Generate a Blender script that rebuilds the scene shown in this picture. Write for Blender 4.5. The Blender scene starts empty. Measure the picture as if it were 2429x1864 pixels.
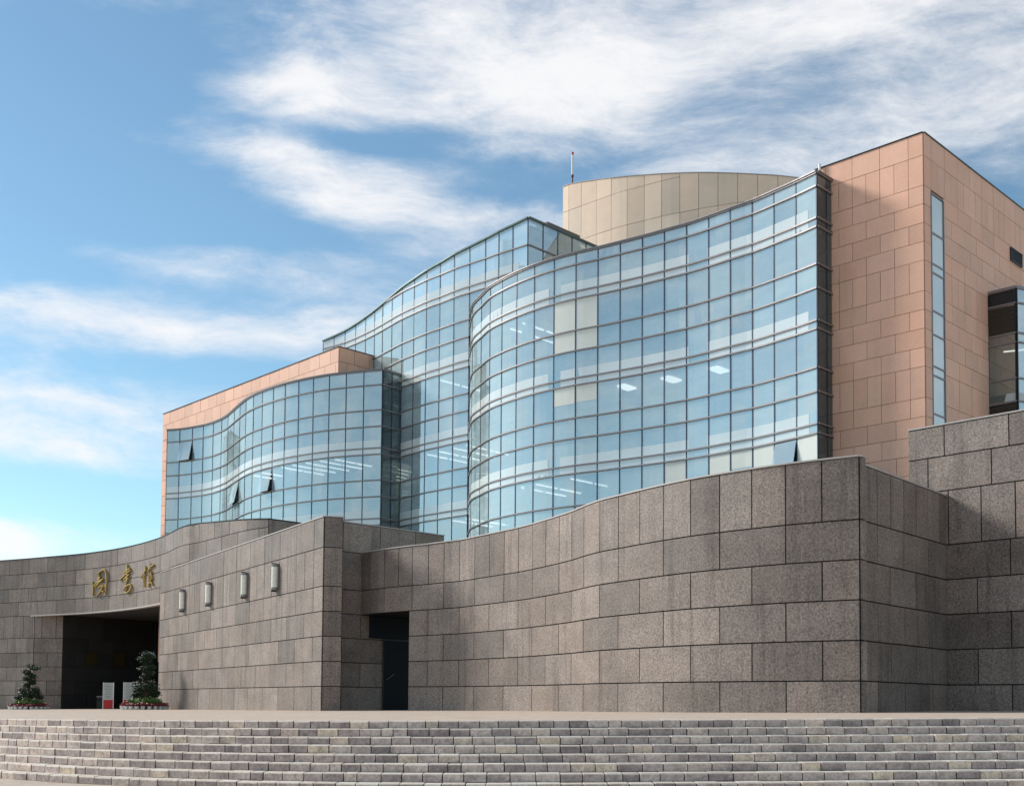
import bpy, math, random
from mathutils import Vector
random.seed(7)
sc = bpy.context.scene
COL = sc.collection
R = math.radians

# ------------------------------------------------------------------ camera, sky, sun, exposure
cam_d = bpy.data.cameras.new('camera')
cam = bpy.data.objects.new('camera', cam_d); COL.objects.link(cam)
PITCH, ROLL = R(2.78), R(0.45)
fw = Vector((0, math.cos(PITCH), math.sin(PITCH))); up0 = Vector((0, -math.sin(PITCH), math.cos(PITCH))); rt0 = Vector((1, 0, 0))
rt = rt0 * math.cos(ROLL) + up0 * math.sin(ROLL); up = up0 * math.cos(ROLL) - rt0 * math.sin(ROLL)
M = cam.matrix_world.copy()
for i in range(3):
    M[i][0], M[i][1], M[i][2] = rt[i], up[i], -fw[i]
M[0][3], M[1][3], M[2][3] = 0, 0, 0.2
cam.matrix_world = M
cam_d.sensor_fit = 'HORIZONTAL'; cam_d.sensor_width = 36.0
cam_d.lens = 36.0 * 2700 / 2429
cam_d.shift_x = 0.0; cam_d.shift_y = 0.2486
cam_d.clip_start = 0.1; cam_d.clip_end = 6000
sc.camera = cam
sc.render.engine = 'CYCLES'
sc.cycles.use_denoising = True
sc.cycles.max_bounces = 5; sc.cycles.transparent_max_bounces = 10; sc.cycles.glossy_bounces = 3; sc.cycles.diffuse_bounces = 2
sc.cycles.sample_clamp_indirect = 4.0
sc.view_settings.view_transform = 'Standard'; sc.view_settings.look = 'None'
sc.view_settings.gamma = 1.0; sc.view_settings.use_curve_mapping = False
sc.view_settings.exposure = 1.35

SUN = Vector((-0.90, 0.44, 0)).normalized()
SUN_EL = R(32)
SUND = Vector((SUN.x * math.cos(SUN_EL), SUN.y * math.cos(SUN_EL), math.sin(SUN_EL)))
ld = bpy.data.lights.new('sun', 'SUN'); ld.energy = 1.7; ld.angle = R(12); ld.color = (1.0, 0.94, 0.86)
sun = bpy.data.objects.new('sun', ld); COL.objects.link(sun)
sun.rotation_euler = SUND.to_track_quat('Z', 'Y').to_euler(); sun.location = (-60, 40, 60)

world = bpy.data.worlds.new('World'); sc.world = world; world.use_nodes = True
nt = world.node_tree; nt.nodes.clear()
def wn(t, **k):
    n = nt.nodes.new(t)
    for a, b in k.items(): setattr(n, a, b)
    return n
def wl(a, b): nt.links.new(a, b)
def wm(op, a, b=None, c=None, clamp=False):
    n = wn('ShaderNodeMath', operation=op, use_clamp=clamp)
    for i, v in enumerate((a, b, c)):
        if v is None: continue
        if isinstance(v, (int, float)): n.inputs[i].default_value = v
        else: wl(v, n.inputs[i])
    return n.outputs[0]
def wv(op, a, b=None):
    n = wn('ShaderNodeVectorMath', operation=op)
    for i, v in enumerate((a, b)):
        if v is None: continue
        if isinstance(v, (tuple, Vector)): n.inputs[i].default_value = tuple(v)
        else: wl(v, n.inputs[i])
    return n.outputs['Value' if op in ('DOT_PRODUCT', 'LENGTH') else 'Vector']
tc = wn('ShaderNodeTexCoord'); DIR = wv('NORMALIZE', tc.outputs['Generated'])
sky = wn('ShaderNodeTexSky', sky_type='NISHITA', sun_disc=False, sun_elevation=SUN_EL, sun_rotation=math.atan2(SUN.x, SUN.y),
         air_density=1.0, dust_density=0.15, ozone_density=2.0, altitude=100)
# streaky high cloud: noise on the sky direction, squeezed in height so it lies in bands, tilted a little
warp = wn('ShaderNodeTexNoise'); warp.inputs['Scale'].default_value = 3.0; warp.inputs['Detail'].default_value = 3
wl(DIR, warp.inputs['Vector'])
wofs = wv('MULTIPLY', wv('SUBTRACT', warp.outputs['Color'], (0.5, 0.5, 0.5)), (0.22, 0.22, 0.10))
wdir = wv('ADD', DIR, wofs)
mp = wn('ShaderNodeMapping'); mp.inputs['Rotation'].default_value = (0, R(9), 0); mp.inputs['Scale'].default_value = (2.0, 2.0, 8.5)
wl(wdir, mp.inputs['Vector'])
n1 = wn('ShaderNodeTexNoise'); n1.inputs['Scale'].default_value = 2.2; n1.inputs['Detail'].default_value = 9; n1.inputs['Roughness'].default_value = 0.62
wl(mp.outputs[0], n1.inputs['Vector'])
mp2 = wn('ShaderNodeMapping'); mp2.inputs['Rotation'].default_value = (0, R(24), 0); mp2.inputs['Scale'].default_value = (4.2, 4.2, 11)
wl(wdir, mp2.inputs['Vector'])
n2 = wn('ShaderNodeTexNoise'); n2.inputs['Scale'].default_value = 3.0; n2.inputs['Detail'].default_value = 8; n2.inputs['Roughness'].default_value = 0.68
wl(mp2.outputs[0], n2.inputs['Vector'])
dens = wm('ADD', wm('MULTIPLY', wm('SUBTRACT', n1.outputs['Fac'], 0.5), 1.5), wm('MULTIPLY', wm('SUBTRACT', n2.outputs['Fac'], 0.5), 0.95))
# cloud banks at their bearings: (bearing east of north, height, half-width, half-height, tilt in degrees, weight)
BANKS = [(-10.6, 24.6, 4.4, 1.8, -14, .8), (-10.6, 28.2, 3.6, 1.3, -16, .66), (0, 29.8, 7.5, 2.0, 0, .42), (14, 31.4, 15, 2.8, 8, .6), (21, 26.8, 8, 1.6, 14, .36),
         (-3.4, 23.6, 6.5, .6, 3, .42), (0, 26.5, 4.5, .45, 9, .34), (-15.2, 20.6, 4.8, 1.1, 3, .42), (-17.5, 17.9, 10.5, .8, 0, .5), (-20.5, 12.2, 6, .8, -4, .5),
         (-20.5, 14.3, 6, .45, 0, .34), (-22.6, 7.0, 2.2, 0.9, 0, 1.3), (7, 26.0, 6, .7, 5, .3), (-8, 19.2, 4, 1.2, 0, .2),
         (-21.5, 23.6, 8.0, 3.4, 0, -1.1), (-21, 29.5, 7, 2.2, 0, -.5), (1.8, 25.0, 5, 1.0, 8, -.7), (-4, 26.4, 3.6, .8, 0, -.5), (-9.5, 26.5, 4.5, .55, -6, -.6), (14, 27.6, 6, .6, 10, -.35), (-14.5, 29.2, 3, 1.0, 20, -.3), (19, 22.0, 7, 2.6, 0, -.55), (-16, 15.7, 7, .8, 0, -.5), (-19, 9.6, 7, 1.3, 0, -.9), (-15, 6.5, 6, 1.2, 0, -.2), (10, 28.3, 8, .7, 12, -.45), (-20, 19.4, 6, .6, 0, -.3), (-12, 22.2, 6, .7, 0, -.45)]
for az, el, sa, se, tl, wgt in BANKS:
    a, e = R(az), R(el)
    e1 = Vector((math.cos(a), -math.sin(a), 0)); e2 = Vector((-math.sin(a) * math.sin(e), -math.cos(a) * math.sin(e), math.cos(e)))
    c = Vector((math.sin(a) * math.cos(e), math.cos(a) * math.cos(e), math.sin(e)))
    t = R(tl); f1 = e1 * math.cos(t) + e2 * math.sin(t); f2 = e2 * math.cos(t) - e1 * math.sin(t)
    dd = wv('SUBTRACT', wdir if wgt > 0 else DIR, tuple(c))
    p = wm('MULTIPLY', wv('DOT_PRODUCT', dd, tuple(f1)), 1 / math.sin(R(sa))); q = wm('MULTIPLY', wv('DOT_PRODUCT', dd, tuple(f2)), 1 / math.sin(R(se)))
    r2 = wm('ADD', wm('MULTIPLY', p, p), wm('MULTIPLY', q, q))
    front = wm('GREATER_THAN', wv('DOT_PRODUCT', DIR, tuple(c)), 0.0)
    g = wm('MULTIPLY', wm('EXPONENT', wm('MULTIPLY', r2, -0.8)), front)
    dens = wm('ADD', dens, wm('MULTIPLY', g, wgt))
mr = wn('ShaderNodeMapRange', interpolation_type='SMOOTHSTEP'); mr.inputs['From Min'].default_value = -0.42; mr.inputs['From Max'].default_value = 0.92
wl(dens, mr.inputs['Value'])
mp3 = wn('ShaderNodeMapping'); mp3.inputs['Rotation'].default_value = (0, R(16), 0); mp3.inputs['Scale'].default_value = (7, 7, 26)
wl(wdir, mp3.inputs['Vector'])
n3 = wn('ShaderNodeTexNoise'); n3.inputs['Scale'].default_value = 3.2; n3.inputs['Detail'].default_value = 7; n3.inputs['Roughness'].default_value = 0.7
wl(mp3.outputs[0], n3.inputs['Vector'])
cover = wm('ADD', mr.outputs[0], wm('MULTIPLY', wm('MULTIPLY', wm('SUBTRACT', n3.outputs['Fac'], 0.5), 1.1), wm('MULTIPLY', wm('MULTIPLY', mr.outputs[0], wm('SUBTRACT', 1.15, mr.outputs[0])), 2.6)), clamp=True)
bgs = wn('ShaderNodeMix', data_type='RGBA', blend_type='MULTIPLY'); bgs.inputs['Factor'].default_value = 1.0
wl(sky.outputs[0], bgs.inputs[6]); bgs.inputs[7].default_value = (0.85, 0.99, 0.92, 1)
mixc = wn('ShaderNodeMix', data_type='RGBA')
wl(wm('MULTIPLY', cover, 0.93), mixc.inputs['Factor']); wl(bgs.outputs[2], mixc.inputs[6]); mixc.inputs[7].default_value = (6.5, 6.45, 6.5, 1)
bg = wn('ShaderNodeBackground'); bg.inputs['Strength'].default_value = 0.06
wl(mixc.outputs[2], bg.inputs['Color'])
wo = wn('ShaderNodeOutputWorld'); wl(bg.outputs[0], wo.inputs['Surface'])
world.cycles.sampling_method = 'MANUAL'; world.cycles.sample_map_resolution = 512

# ------------------------------------------------------------------ materials
def newmat(name):
    m = bpy.data.materials.new(name); m.use_nodes = True
    t = m.node_tree; b = t.nodes['Principled BSDF']
    return m, t, b
def N(t, ty, **k):
    n = t.nodes.new(ty)
    for a, b in k.items(): setattr(n, a, b)
    return n
def noise(t, vec, scale, detail=3, rough=.55):
    n = N(t, 'ShaderNodeTexNoise'); n.inputs['Scale'].default_value = scale; n.inputs['Detail'].default_value = detail; n.inputs['Roughness'].default_value = rough
    if vec is not None: t.links.new(vec, n.inputs['Vector'])
    return n.outputs['Fac']
def rng(t, v, a, b, c, d):
    n = N(t, 'ShaderNodeMapRange'); t.links.new(v, n.inputs['Value'])
    for k, x in zip(('From Min', 'From Max', 'To Min', 'To Max'), (a, b, c, d)): n.inputs[k].default_value = x
    return n.outputs[0]
def mth(t, op, a, b):
    n = N(t, 'ShaderNodeMath', operation=op)
    for i, v in enumerate((a, b)):
        if isinstance(v, (int, float)): n.inputs[i].default_value = v
        else: t.links.new(v, n.inputs[i])
    return n.outputs[0]
def mapped(t, src, scale):
    n = N(t, 'ShaderNodeMapping'); n.inputs['Scale'].default_value = scale; t.links.new(src, n.inputs['Vector']); return n.outputs[0]
def mixrgb(t, f, a, b, mode='MIX'):
    n = N(t, 'ShaderNodeMix', data_type='RGBA', blend_type=mode)
    for i, v in ((0, f), (6, a), (7, b)):
        if isinstance(v, (int, float)): n.inputs[i].default_value = v
        elif isinstance(v, tuple): n.inputs[i].default_value = (*v, 1) if len(v) == 3 else v
        else: t.links.new(v, n.inputs[i])
    return n.outputs[2]
def scaled(t, col, fac):
    n = N(t, 'ShaderNodeVectorMath', operation='SCALE'); t.links.new(col, n.inputs[0])
    if isinstance(fac, (int, float)): n.inputs['Scale'].default_value = fac
    else: t.links.new(fac, n.inputs['Scale'])
    return n.outputs['Vector']
def stone(name, c_lo, c_hi, rough=.55, speck=(28, 70), vary=.16, stain=.18, bump=.15, spec=.4, tint=None, hue=.32):
    m, t, b = newmat(name)
    geo = N(t, 'ShaderNodeNewGeometry').outputs['Position']; oi = N(t, 'ShaderNodeObjectInfo')
    a = noise(t, geo, speck[0], 4, .7); s2 = noise(t, geo, speck[1], 2, .6)
    f = mth(t, 'ADD', mth(t, 'MULTIPLY', a, .55), mth(t, 'MULTIPLY', s2, .45))
    f = rng(t, f, .36, .64, 0, 1)
    col = mixrgb(t, f, c_lo, c_hi)
    if tint: col = mixrgb(t, rng(t, oi.outputs['Random'], .91, .96, 0, .8), col, mixrgb(t, f, tuple(x * .85 for x in tint), tint))
    fr2 = mth(t, 'FRACT', mth(t, 'MULTIPLY', oi.outputs['Random'], 7.31), 0.0)
    col = mixrgb(t, rng(t, fr2, 0, 1, 0, hue), col, mixrgb(t, 1.0, col, (1.10, .93, .80), 'MULTIPLY'))
    big = noise(t, mapped(t, geo, (.7, .7, .9)), 1.0, 4, .6)
    k = rng(t, big, .3, .7, 1 - vary * .8, 1 + vary * .8)
    k = mth(t, 'MULTIPLY', k, rng(t, oi.outputs['Random'], 0, 1, 1 - vary, 1 + vary))
    if stain:
        st = noise(t, mapped(t, geo, (2.6, 2.6, .16)), 1.0, 5, .65)
        k = mth(t, 'MULTIPLY', k, rng(t, st, .52, .66, 1, 1 - stain))
    t.links.new(scaled(t, col, k), b.inputs['Base Color'])
    b.inputs['Roughness'].default_value = rough; b.inputs['Specular IOR Level'].default_value = spec
    if bump:
        bp = N(t, 'ShaderNodeBump'); bp.inputs['Strength'].default_value = bump; bp.inputs['Distance'].default_value = .01
        t.links.new(f, bp.inputs['Height']); t.links.new(bp.outputs[0], b.inputs['Normal'])
    return m
def plain(name, c, rough=.6, metal=0., spec=.5, var=.06, sc_=3.0, emit=None, es=0):
    m, t, b = newmat(name)
    geo = N(t, 'ShaderNodeNewGeometry').outputs['Position']
    base = N(t, 'ShaderNodeRGB'); base.outputs[0].default_value = (*c, 1)
    k = rng(t, noise(t, geo, sc_, 4, .6), .3, .7, 1 - var, 1 + var)
    t.links.new(scaled(t, base.outputs[0], k), b.inputs['Base Color'])
    b.inputs['Roughness'].default_value = rough; b.inputs['Metallic'].default_value = metal; b.inputs['Specular IOR Level'].default_value = spec
    if emit: b.inputs['Emission Color'].default_value = (*emit, 1); b.inputs['Emission Strength'].default_value = es
    return m
def glassmat(name, tcol, gcol, ior, rough=.012, sheen=.34):
    m = bpy.data.materials.new(name); m.use_nodes = True; t = m.node_tree; t.nodes.clear()
    o = N(t, 'ShaderNodeOutputMaterial'); mx = N(t, 'ShaderNodeMixShader'); tr = N(t, 'ShaderNodeBsdfTransparent'); gl = N(t, 'ShaderNodeBsdfGlossy')
    fr = N(t, 'ShaderNodeFresnel'); fr.inputs['IOR'].default_value = ior
    oi = N(t, 'ShaderNodeObjectInfo')
    tr.inputs['Color'].default_value = (*tcol, 1)
    g0 = N(t, 'ShaderNodeRGB'); g0.outputs[0].default_value = (*gcol, 1)
    t.links.new(scaled(t, g0.outputs[0], rng(t, oi.outputs['Random'], 0, 1, .93, 1.0)), gl.inputs['Color']); gl.inputs['Roughness'].default_value = rough
    geo = N(t, 'ShaderNodeNewGeometry').outputs['Position']
    bp = N(t, 'ShaderNodeBump'); bp.inputs['Strength'].default_value = .02; bp.inputs['Distance'].default_value = .02
    t.links.new(noise(t, geo, 1.3, 2), bp.inputs['Height']); t.links.new(bp.outputs[0], gl.inputs['Normal'])
    t.links.new(fr.outputs[0], mx.inputs[0]); t.links.new(tr.outputs[0], mx.inputs[1]); t.links.new(gl.outputs[0], mx.inputs[2]); 
    df = N(t, 'ShaderNodeBsdfDiffuse'); df.inputs['Color'].default_value = (.68, .88, .92, 1); m2 = N(t, 'ShaderNodeMixShader')  # pale diffuse mix painting reflected sky brightness into the glass
    fl = rng(t, noise(t, mapped(t, geo, (.5, .5, 1.4)), 1.0, 4, .6), .3, .7, sheen * .8, sheen * 1.2); t.links.new(mth(t, 'MULTIPLY', fl, rng(t, oi.outputs['Random'], 0, 1, .72, 1.28)), m2.inputs[0])
    t.links.new(mx.outputs[0], m2.inputs[1]); t.links.new(df.outputs[0], m2.inputs[2]); t.links.new(m2.outputs[0], o.inputs[0])
    return m
GRAN = stone('granite', (.062, .050, .044), (.415, .345, .305), stain=.3, speck=(16, 55), vary=.23)
JOINT = plain('dark_joint', (.022, .02, .02), .9)
PINK = stone('pink_stone', (.74, .425, .305), (.88, .545, .405), speck=(20, 50), vary=.07, stain=.05, bump=.04, rough=.6)
PJOINT = plain('pink_joint', (.22, .12, .09), .9)
BEIGE = stone('beige_stone', (.87, .66, .50), (.94, .76, .60), speck=(20, 50), vary=.07, stain=.04, bump=.03, rough=.6)
BJOINT = plain('beige_joint', (.2, .15, .11), .9)
def stepmat():
    m, t, b = newmat('step_stone')
    geo = N(t, 'ShaderNodeNewGeometry').outputs['Position']; oi = N(t, 'ShaderNodeObjectInfo')
    cr = N(t, 'ShaderNodeValToRGB'); cr.color_ramp.interpolation = 'LINEAR'
    cols = [(0, (.32, .255, .24)), (.25, (.45, .36, .33)), (.5, (.54, .435, .39)), (.75, (.62, .505, .445)), (.9, (.64, .51, .43)), (1, (.76, .60, .45))]
    while len(cr.color_ramp.elements) < len(cols): cr.color_ramp.elements.new(.5)
    for e, (p, c) in zip(cr.color_ramp.elements, cols): e.position = p; e.color = (*c, 1)
    t.links.new(oi.outputs['Random'], cr.inputs[0])
    f = rng(t, noise(t, geo, 18, 5, .7), .3, .7, .72, 1.2); g = rng(t, noise(t, geo, 4.5, 4, .6), .32, .62, .70, 1.12)
    t.links.new(scaled(t, cr.outputs[0], mth(t, 'MULTIPLY', f, g)), b.inputs['Base Color'])
    b.inputs['Roughness'].default_value = .85
    bp = N(t, 'ShaderNodeBump'); bp.inputs['Strength'].default_value = .5; bp.inputs['Distance'].default_value = .015
    t.links.new(noise(t, geo, 22, 5, .7), bp.inputs['Height']); t.links.new(bp.outputs[0], b.inputs['Normal'])
    return m
STEPM = stepmat()
TREAD = stone('sunlit_tread', (.52, .46, .40), (.70, .63, .55), speck=(9, 30), vary=.1, stain=0, bump=.2, rough=.85)  # paler than the risers of the same stone: sunlight painted in
PAVE = stone('plaza_paving', (.38, .31, .25), (.54, .45, .37), speck=(3, 12), vary=.1, stain=0, bump=.1, rough=.85)
SOIL = stone('far_ground', (.12, .11, .09), (.2, .18, .15), speck=(.2, 2), vary=.1, stain=0, bump=0, rough=.9)
COPE = plain('coping_stone', (.5, .46, .44), .5)
METAL = plain('grey_aluminium', (.27, .25, .255), .4, .5)
NAVY = plain('dark_mullion', (.035, .05, .085), .4, .3)
ROOFM = plain('roof_flashing', (.10, .16, .16), .4, .5)
GLASS = glassmat('coated_glass', (.82, .92, .94), (.88, .98, 1.0), 6.8)
GLASSD = glassmat('side_glass', (.50, .56, .50), (.80, .92, 1.0), 1.9, sheen=.06)
INT = plain('interior_plaster', (.74, .76, .74), .8)
INTW = plain('interior_white', (.86, .86, .82), .7)
CEIL = plain('ceiling_grey', (.60, .64, .66), .8)
FLOORM = plain('interior_floor', (.42, .40, .37), .6)
FRIT = plain('pale_glass', (.70, .77, .76), .06, spec=1.0, var=.05, sc_=.8)  # pale colour painting in brightness: lit parapet bands, reflected cloud
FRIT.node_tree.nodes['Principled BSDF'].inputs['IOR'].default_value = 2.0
FRITB = plain('blind_backed_glass', (.80, .82, .75), .08, spec=.8, var=.05, sc_=.8)
GRAND = stone('shaded_granite', (.016, .016, .017), (.06, .057, .056), stain=.1, rough=.35)  # granite copy darkened to paint the shade of porch and recess
BLIND = plain('roller_blind', (.88, .88, .82), .85)
LAMPON = plain('fluorescent_tube', (.9, .9, .9), .5, emit=(1, .98, .92), es=.62)
LAMPON.cycles.emission_sampling = 'NONE'
GOLD = plain('gilt_brass', (.42, .29, .10), .4, .7, var=.15, sc_=8)
WHITE = plain('white_paint', (.78, .78, .76), .45)
DARKM = plain('dark_metal', (.03, .032, .035), .4, .4)
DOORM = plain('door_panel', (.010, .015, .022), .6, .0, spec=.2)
REDP = plain('red_paint', (.50, .012, .012), .45)
RUST = plain('reddish_mast', (.16, .06, .06), .6)
BARK = plain('bark', (.07, .045, .03), .9, var=.3, sc_=15)
DIFF = plain('frosted_diffuser', (.93, .91, .80), .5, var=.12, sc_=6)
BRONZE = plain('bronze_plaque', (.07, .045, .015), .5, .3)
BROWN = plain('brown_roof', (.22, .16, .13), .7)
STEEL = plain('brushed_steel', (.55, .56, .58), .25, .9)
LOUV = plain('louvre_slat', (.12, .10, .08), .5, .4)
BOARD = plain('notice_board', (.50, .53, .50), .5)
PRINT = plain('print_grey', (.22, .24, .24), .7)
POTM = plain('white_pot', (.66, .70, .70), .5)
def leafmat(name, lo, hi):
    m, t, b = newmat(name)
    geo = N(t, 'ShaderNodeNewGeometry').outputs['Position']
    t.links.new(mixrgb(t, rng(t, noise(t, geo, 9, 3), .3, .7, 0, 1), lo, hi), b.inputs['Base Color']); b.inputs['Roughness'].default_value = .6
    return m
LEAF = leafmat('dark_leaf', (.012, .028, .014), (.038, .07, .032))
LEAFB = leafmat('bright_leaf', (.06, .13, .03), (.16, .25, .06))
REDF = leafmat('red_flower', (.12, .012, .02), (.30, .03, .04))

# ------------------------------------------------------------------ geometry helpers
def link(o, parent=None, loc=None):
    COL.objects.link(o)
    if parent is not None: o.parent = parent
    return o
def mesh(name, V, F, m, parent=None, origin=None, smooth=False):
    """one mesh object; V in world coordinates, stored relative to its parent's (or its own) base"""
    o0 = Vector(parent['base']) if parent is not None else Vector(origin or (0, 0, 0))
    me = bpy.data.meshes.new(name)
    me.from_pydata([(v[0] - o0.x, v[1] - o0.y, v[2] - o0.z) for v in V], [], F)
    me.materials.append(m)
    if smooth: me.polygons.foreach_set('use_smooth', [True] * len(F))
    me.update()
    o = bpy.data.objects.new(name, me); link(o, parent)
    o['base'] = tuple(o0)
    if parent is None: o.location = o0
    return o
def tag(o, label=None, cat=None, group=None, kind=None):
    if label: o['label'] = label
    if cat: o['category'] = cat
    if group: o['group'] = group
    if kind: o['kind'] = kind
    return o
def thing(name, label, cat, base, group=None):
    o = bpy.data.objects.new(name, None); COL.objects.link(o); o.location = base; o['base'] = tuple(base); o.empty_display_size = .5
    return tag(o, label, cat, group)

class Path:
    """plan line, left to right; its right-hand side is the outside"""
    def __init__(s, pts, smooth=True, n=10):
        P = [Vector(p) for p in pts]; s.ctrl = []; out = []
        if smooth and len(P) > 2:
            Q = [2 * P[0] - P[1]] + P + [2 * P[-1] - P[-2]]
            for i in range(1, len(Q) - 2):
                a, b, c, d = Q[i - 1:i + 3]
                for k in range(n):
                    t = k / n
                    out.append(.5 * ((2 * b) + (c - a) * t + (2 * a - 5 * b + 4 * c - d) * t * t + (3 * b - a - 3 * c + d) * t ** 3))
            out.append(P[-1]); idx = [i * n for i in range(len(P))]; s.curved = True
        else:
            out = P; idx = list(range(len(P))); s.curved = False
        s.p = out; s.c = [0.0]
        for i in range(1, len(out)): s.c.append(s.c[-1] + (out[i] - out[i - 1]).length)
        s.L = s.c[-1]; s.ctrl = [s.c[i] for i in idx]
    def seg(s, x):
        lo, hi = 0, len(s.c) - 1
        while hi - lo > 1:
            mid = (lo + hi) // 2
            if s.c[mid] <= x: lo = mid
            else: hi = mid
        return lo
    def at(s, x):
        i = s.seg(x); f = (x - s.c[i]) / max(1e-6, s.c[i + 1] - s.c[i]); return s.p[i].lerp(s.p[i + 1], f)
    def nrm(s, x):
        h = .25 if s.curved else 1e-3
        if not s.curved:
            i = s.seg(x); d = (s.p[i + 1] - s.p[i]).normalized()
        else: d = (s.at(min(s.L, x + h)) - s.at(max(0, x - h))).normalized()
        return Vector((d.y, -d.x))
    def off(s, x, o):
        q = s.at(x); n = s.nrm(x); return q + n * o

def slab(path, s0, s1, z0, z1, o0, o1, step=.45, faces=None):
    """V,F of a curved slab along the path between offsets o0 (inner) and o1 (outer)"""
    n = max(1, int(math.ceil((s1 - s0) / step))) if path.curved else 1
    V, F = [], []
    for i in range(n + 1):
        x = s0 + (s1 - s0) * i / n
        a = path.off(x, o0); b = path.off(x, o1)
        za = z0(x) if callable(z0) else z0; zb = z1(x) if callable(z1) else z1
        V += [(b.x, b.y, za), (b.x, b.y, zb), (a.x, a.y, zb), (a.x, a.y, za)]
    for i in range(n):
        k = i * 4
        for j in range(4):
            F.append((k + j, k + 4 + j, k + 4 + (j + 1) % 4, k + (j + 1) % 4))
    F = [tuple(f[::-1]) if False else f for f in F]
    F.append((0, 1, 2, 3)); F.append((4 * n + 3, 4 * n + 2, 4 * n + 1, 4 * n))
    return V, F
def merge(parts):
    V, F = [], []
    for v, f in parts:
        k = len(V); V += v; F += [tuple(i + k for i in g) for g in f]
    return V, F
def box(x0, x1, y0, y1, z0, z1):
    V = [(x, y, z) for x in (x0, x1) for y in (y0, y1) for z in (z0, z1)]
    return V, [(0, 1, 3, 2), (4, 6, 7, 5), (0, 4, 5, 1), (2, 3, 7, 6), (0, 2, 6, 4), (1, 5, 7, 3)]
def obox(c, d, l, w, z0, z1):
    """box centred at c (xy), long axis d"""
    d = Vector(d).normalized(); n = Vector((d.y, -d.x)); V = []
    for a in (-l / 2, l / 2):
        for b in (-w / 2, w / 2):
            for z in (z0, z1):
                q = Vector(c) + d * a + n * b; V.append((q.x, q.y, z))
    return V, [(0, 1, 3, 2), (4, 6, 7, 5), (0, 4, 5, 1), (2, 3, 7, 6), (0, 2, 6, 4), (1, 5, 7, 3)]
def cyl(c, r0, r1, z0, z1, n=12):
    V, F = [], []
    for z, r in ((z0, r0), (z1, r1)):
        for i in range(n):
            a = 2 * math.pi * i / n; V.append((c[0] + r * math.cos(a), c[1] + r * math.sin(a), z))
    for i in range(n): F.append((i, (i + 1) % n, n + (i + 1) % n, n + i))
    F.append(tuple(range(n))[::-1]); F.append(tuple(range(n, 2 * n)))
    return V, F
def poly_prism(pts, z0, z1):
    n = len(pts); V = [(p[0], p[1], z0) for p in pts] + [(p[0], p[1], z1) for p in pts]
    return V, [tuple(range(n))[::-1], tuple(range(n, 2 * n))] + [(i, (i + 1) % n, n + (i + 1) % n, n + i) for i in range(n)]
def tube(P, rad, n=6):
    P = [Vector(p) for p in P]; V, F = [], []
    for i, p in enumerate(P):
        d = (P[min(i + 1, len(P) - 1)] - P[max(i - 1, 0)]).normalized()
        a = d.orthogonal().normalized(); b = d.cross(a); r = rad[i] if isinstance(rad, (list, tuple)) else rad
        for k in range(n):
            t = 2 * math.pi * k / n; q = p + a * math.cos(t) * r + b * math.sin(t) * r; V.append(tuple(q))
    for i in range(len(P) - 1):
        for k in range(n): F.append((i * n + k, i * n + (k + 1) % n, (i + 1) * n + (k + 1) % n, (i + 1) * n + k))
    F.append(tuple(range(n))[::-1]); F.append(tuple(range((len(P) - 1) * n, len(P) * n)))
    return V, F

def tiles(parent, path, courses, m, gap=.021, proud=.045, name='stone_panel', jit=.004, off=0.0, skip=None, nmin=.12):
    """courses: list of (z0, z1, [joint arclengths incl. both ends])"""
    for z0, z1, J in courses:
        for a, b in zip(J, J[1:]):
            if b - a < nmin: continue
            if skip and skip(a, b, z0, z1 if not callable(z1) else z1((a + b) / 2)): continue
            zz1 = (lambda x, f=z1: f(x) - gap) if callable(z1) else z1 - gap
            if callable(z1) and z1((a + b) / 2) - z0 < .1: continue
            v, f = slab(path, a + gap, b - gap, z0 + gap, zz1, off + .002, off + proud + random.uniform(-jit, jit), step=.6)
            mesh(name, v, f, m, parent)
def joints(L, unit, phase, start=0.0):
    """both ends plus joints every unit, first one at start + phase"""
    J = [start]; x = start + phase
    while x < L - .15:
        if x - J[-1] > .15: J.append(x)
        x += unit
    J.append(L); return J
LV = [-.7, .93, 2.12, 3.31, 4.50, 5.69, 7.55]
def plaza_z(x): return .012 * (max(-42, min(30, x)) - 10)

# ------------------------------------------------------------------ ground, plaza, steps
STEP_R, STEP_T = .139, .38
def edge_y(x): return 21.0 + (0.041 * x * x if x < 0 else .006 * x * x)
def grid(name, xs, yf, zf, m, label, kind='structure'):
    V, F = [], []; n = None
    for x in xs:
        ys = yf(x); n = len(ys)
        for y in ys: V.append((x, y, zf(x, y)))
    for i in range(len(xs) - 1):
        for j in range(n - 1): F.append((i * n + j, (i + 1) * n + j, (i + 1) * n + j + 1, i * n + j + 1))
    return tag(mesh(name, V, F, m), label, kind=kind)
xs = [-220, -120, -60, -42] + [-30 + i for i in range(0, 61)] + [60, 120, 220]
def ex(x): return edge_y(max(-17, min(15, x)))
grid('far_ground', [-2500, -600, 600, 2500], lambda x: [-2500, -500, 500, 2500], lambda x, y: -3.2, SOIL, 'flat open ground reaching the horizon')
grid('plaza', xs, lambda x: [ex(x) + .3, ex(x) + 3, ex(x) + 10, 50, 70, 100, 140], lambda x, y: plaza_z(x) - .004, PAVE, 'pale paved plaza in front of the granite walls')
grid('lower_pavement', xs, lambda x: [-160, -40, 0, 10, ex(x) - 8 * STEP_T + .4], lambda x, y: plaza_z(x) - 8 * STEP_R, PAVE, 'pale pavement at the foot of the steps')
ORD = ['top', 'second', 'third', 'fourth', 'fifth', 'sixth', 'seventh', 'lowest']
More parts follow.
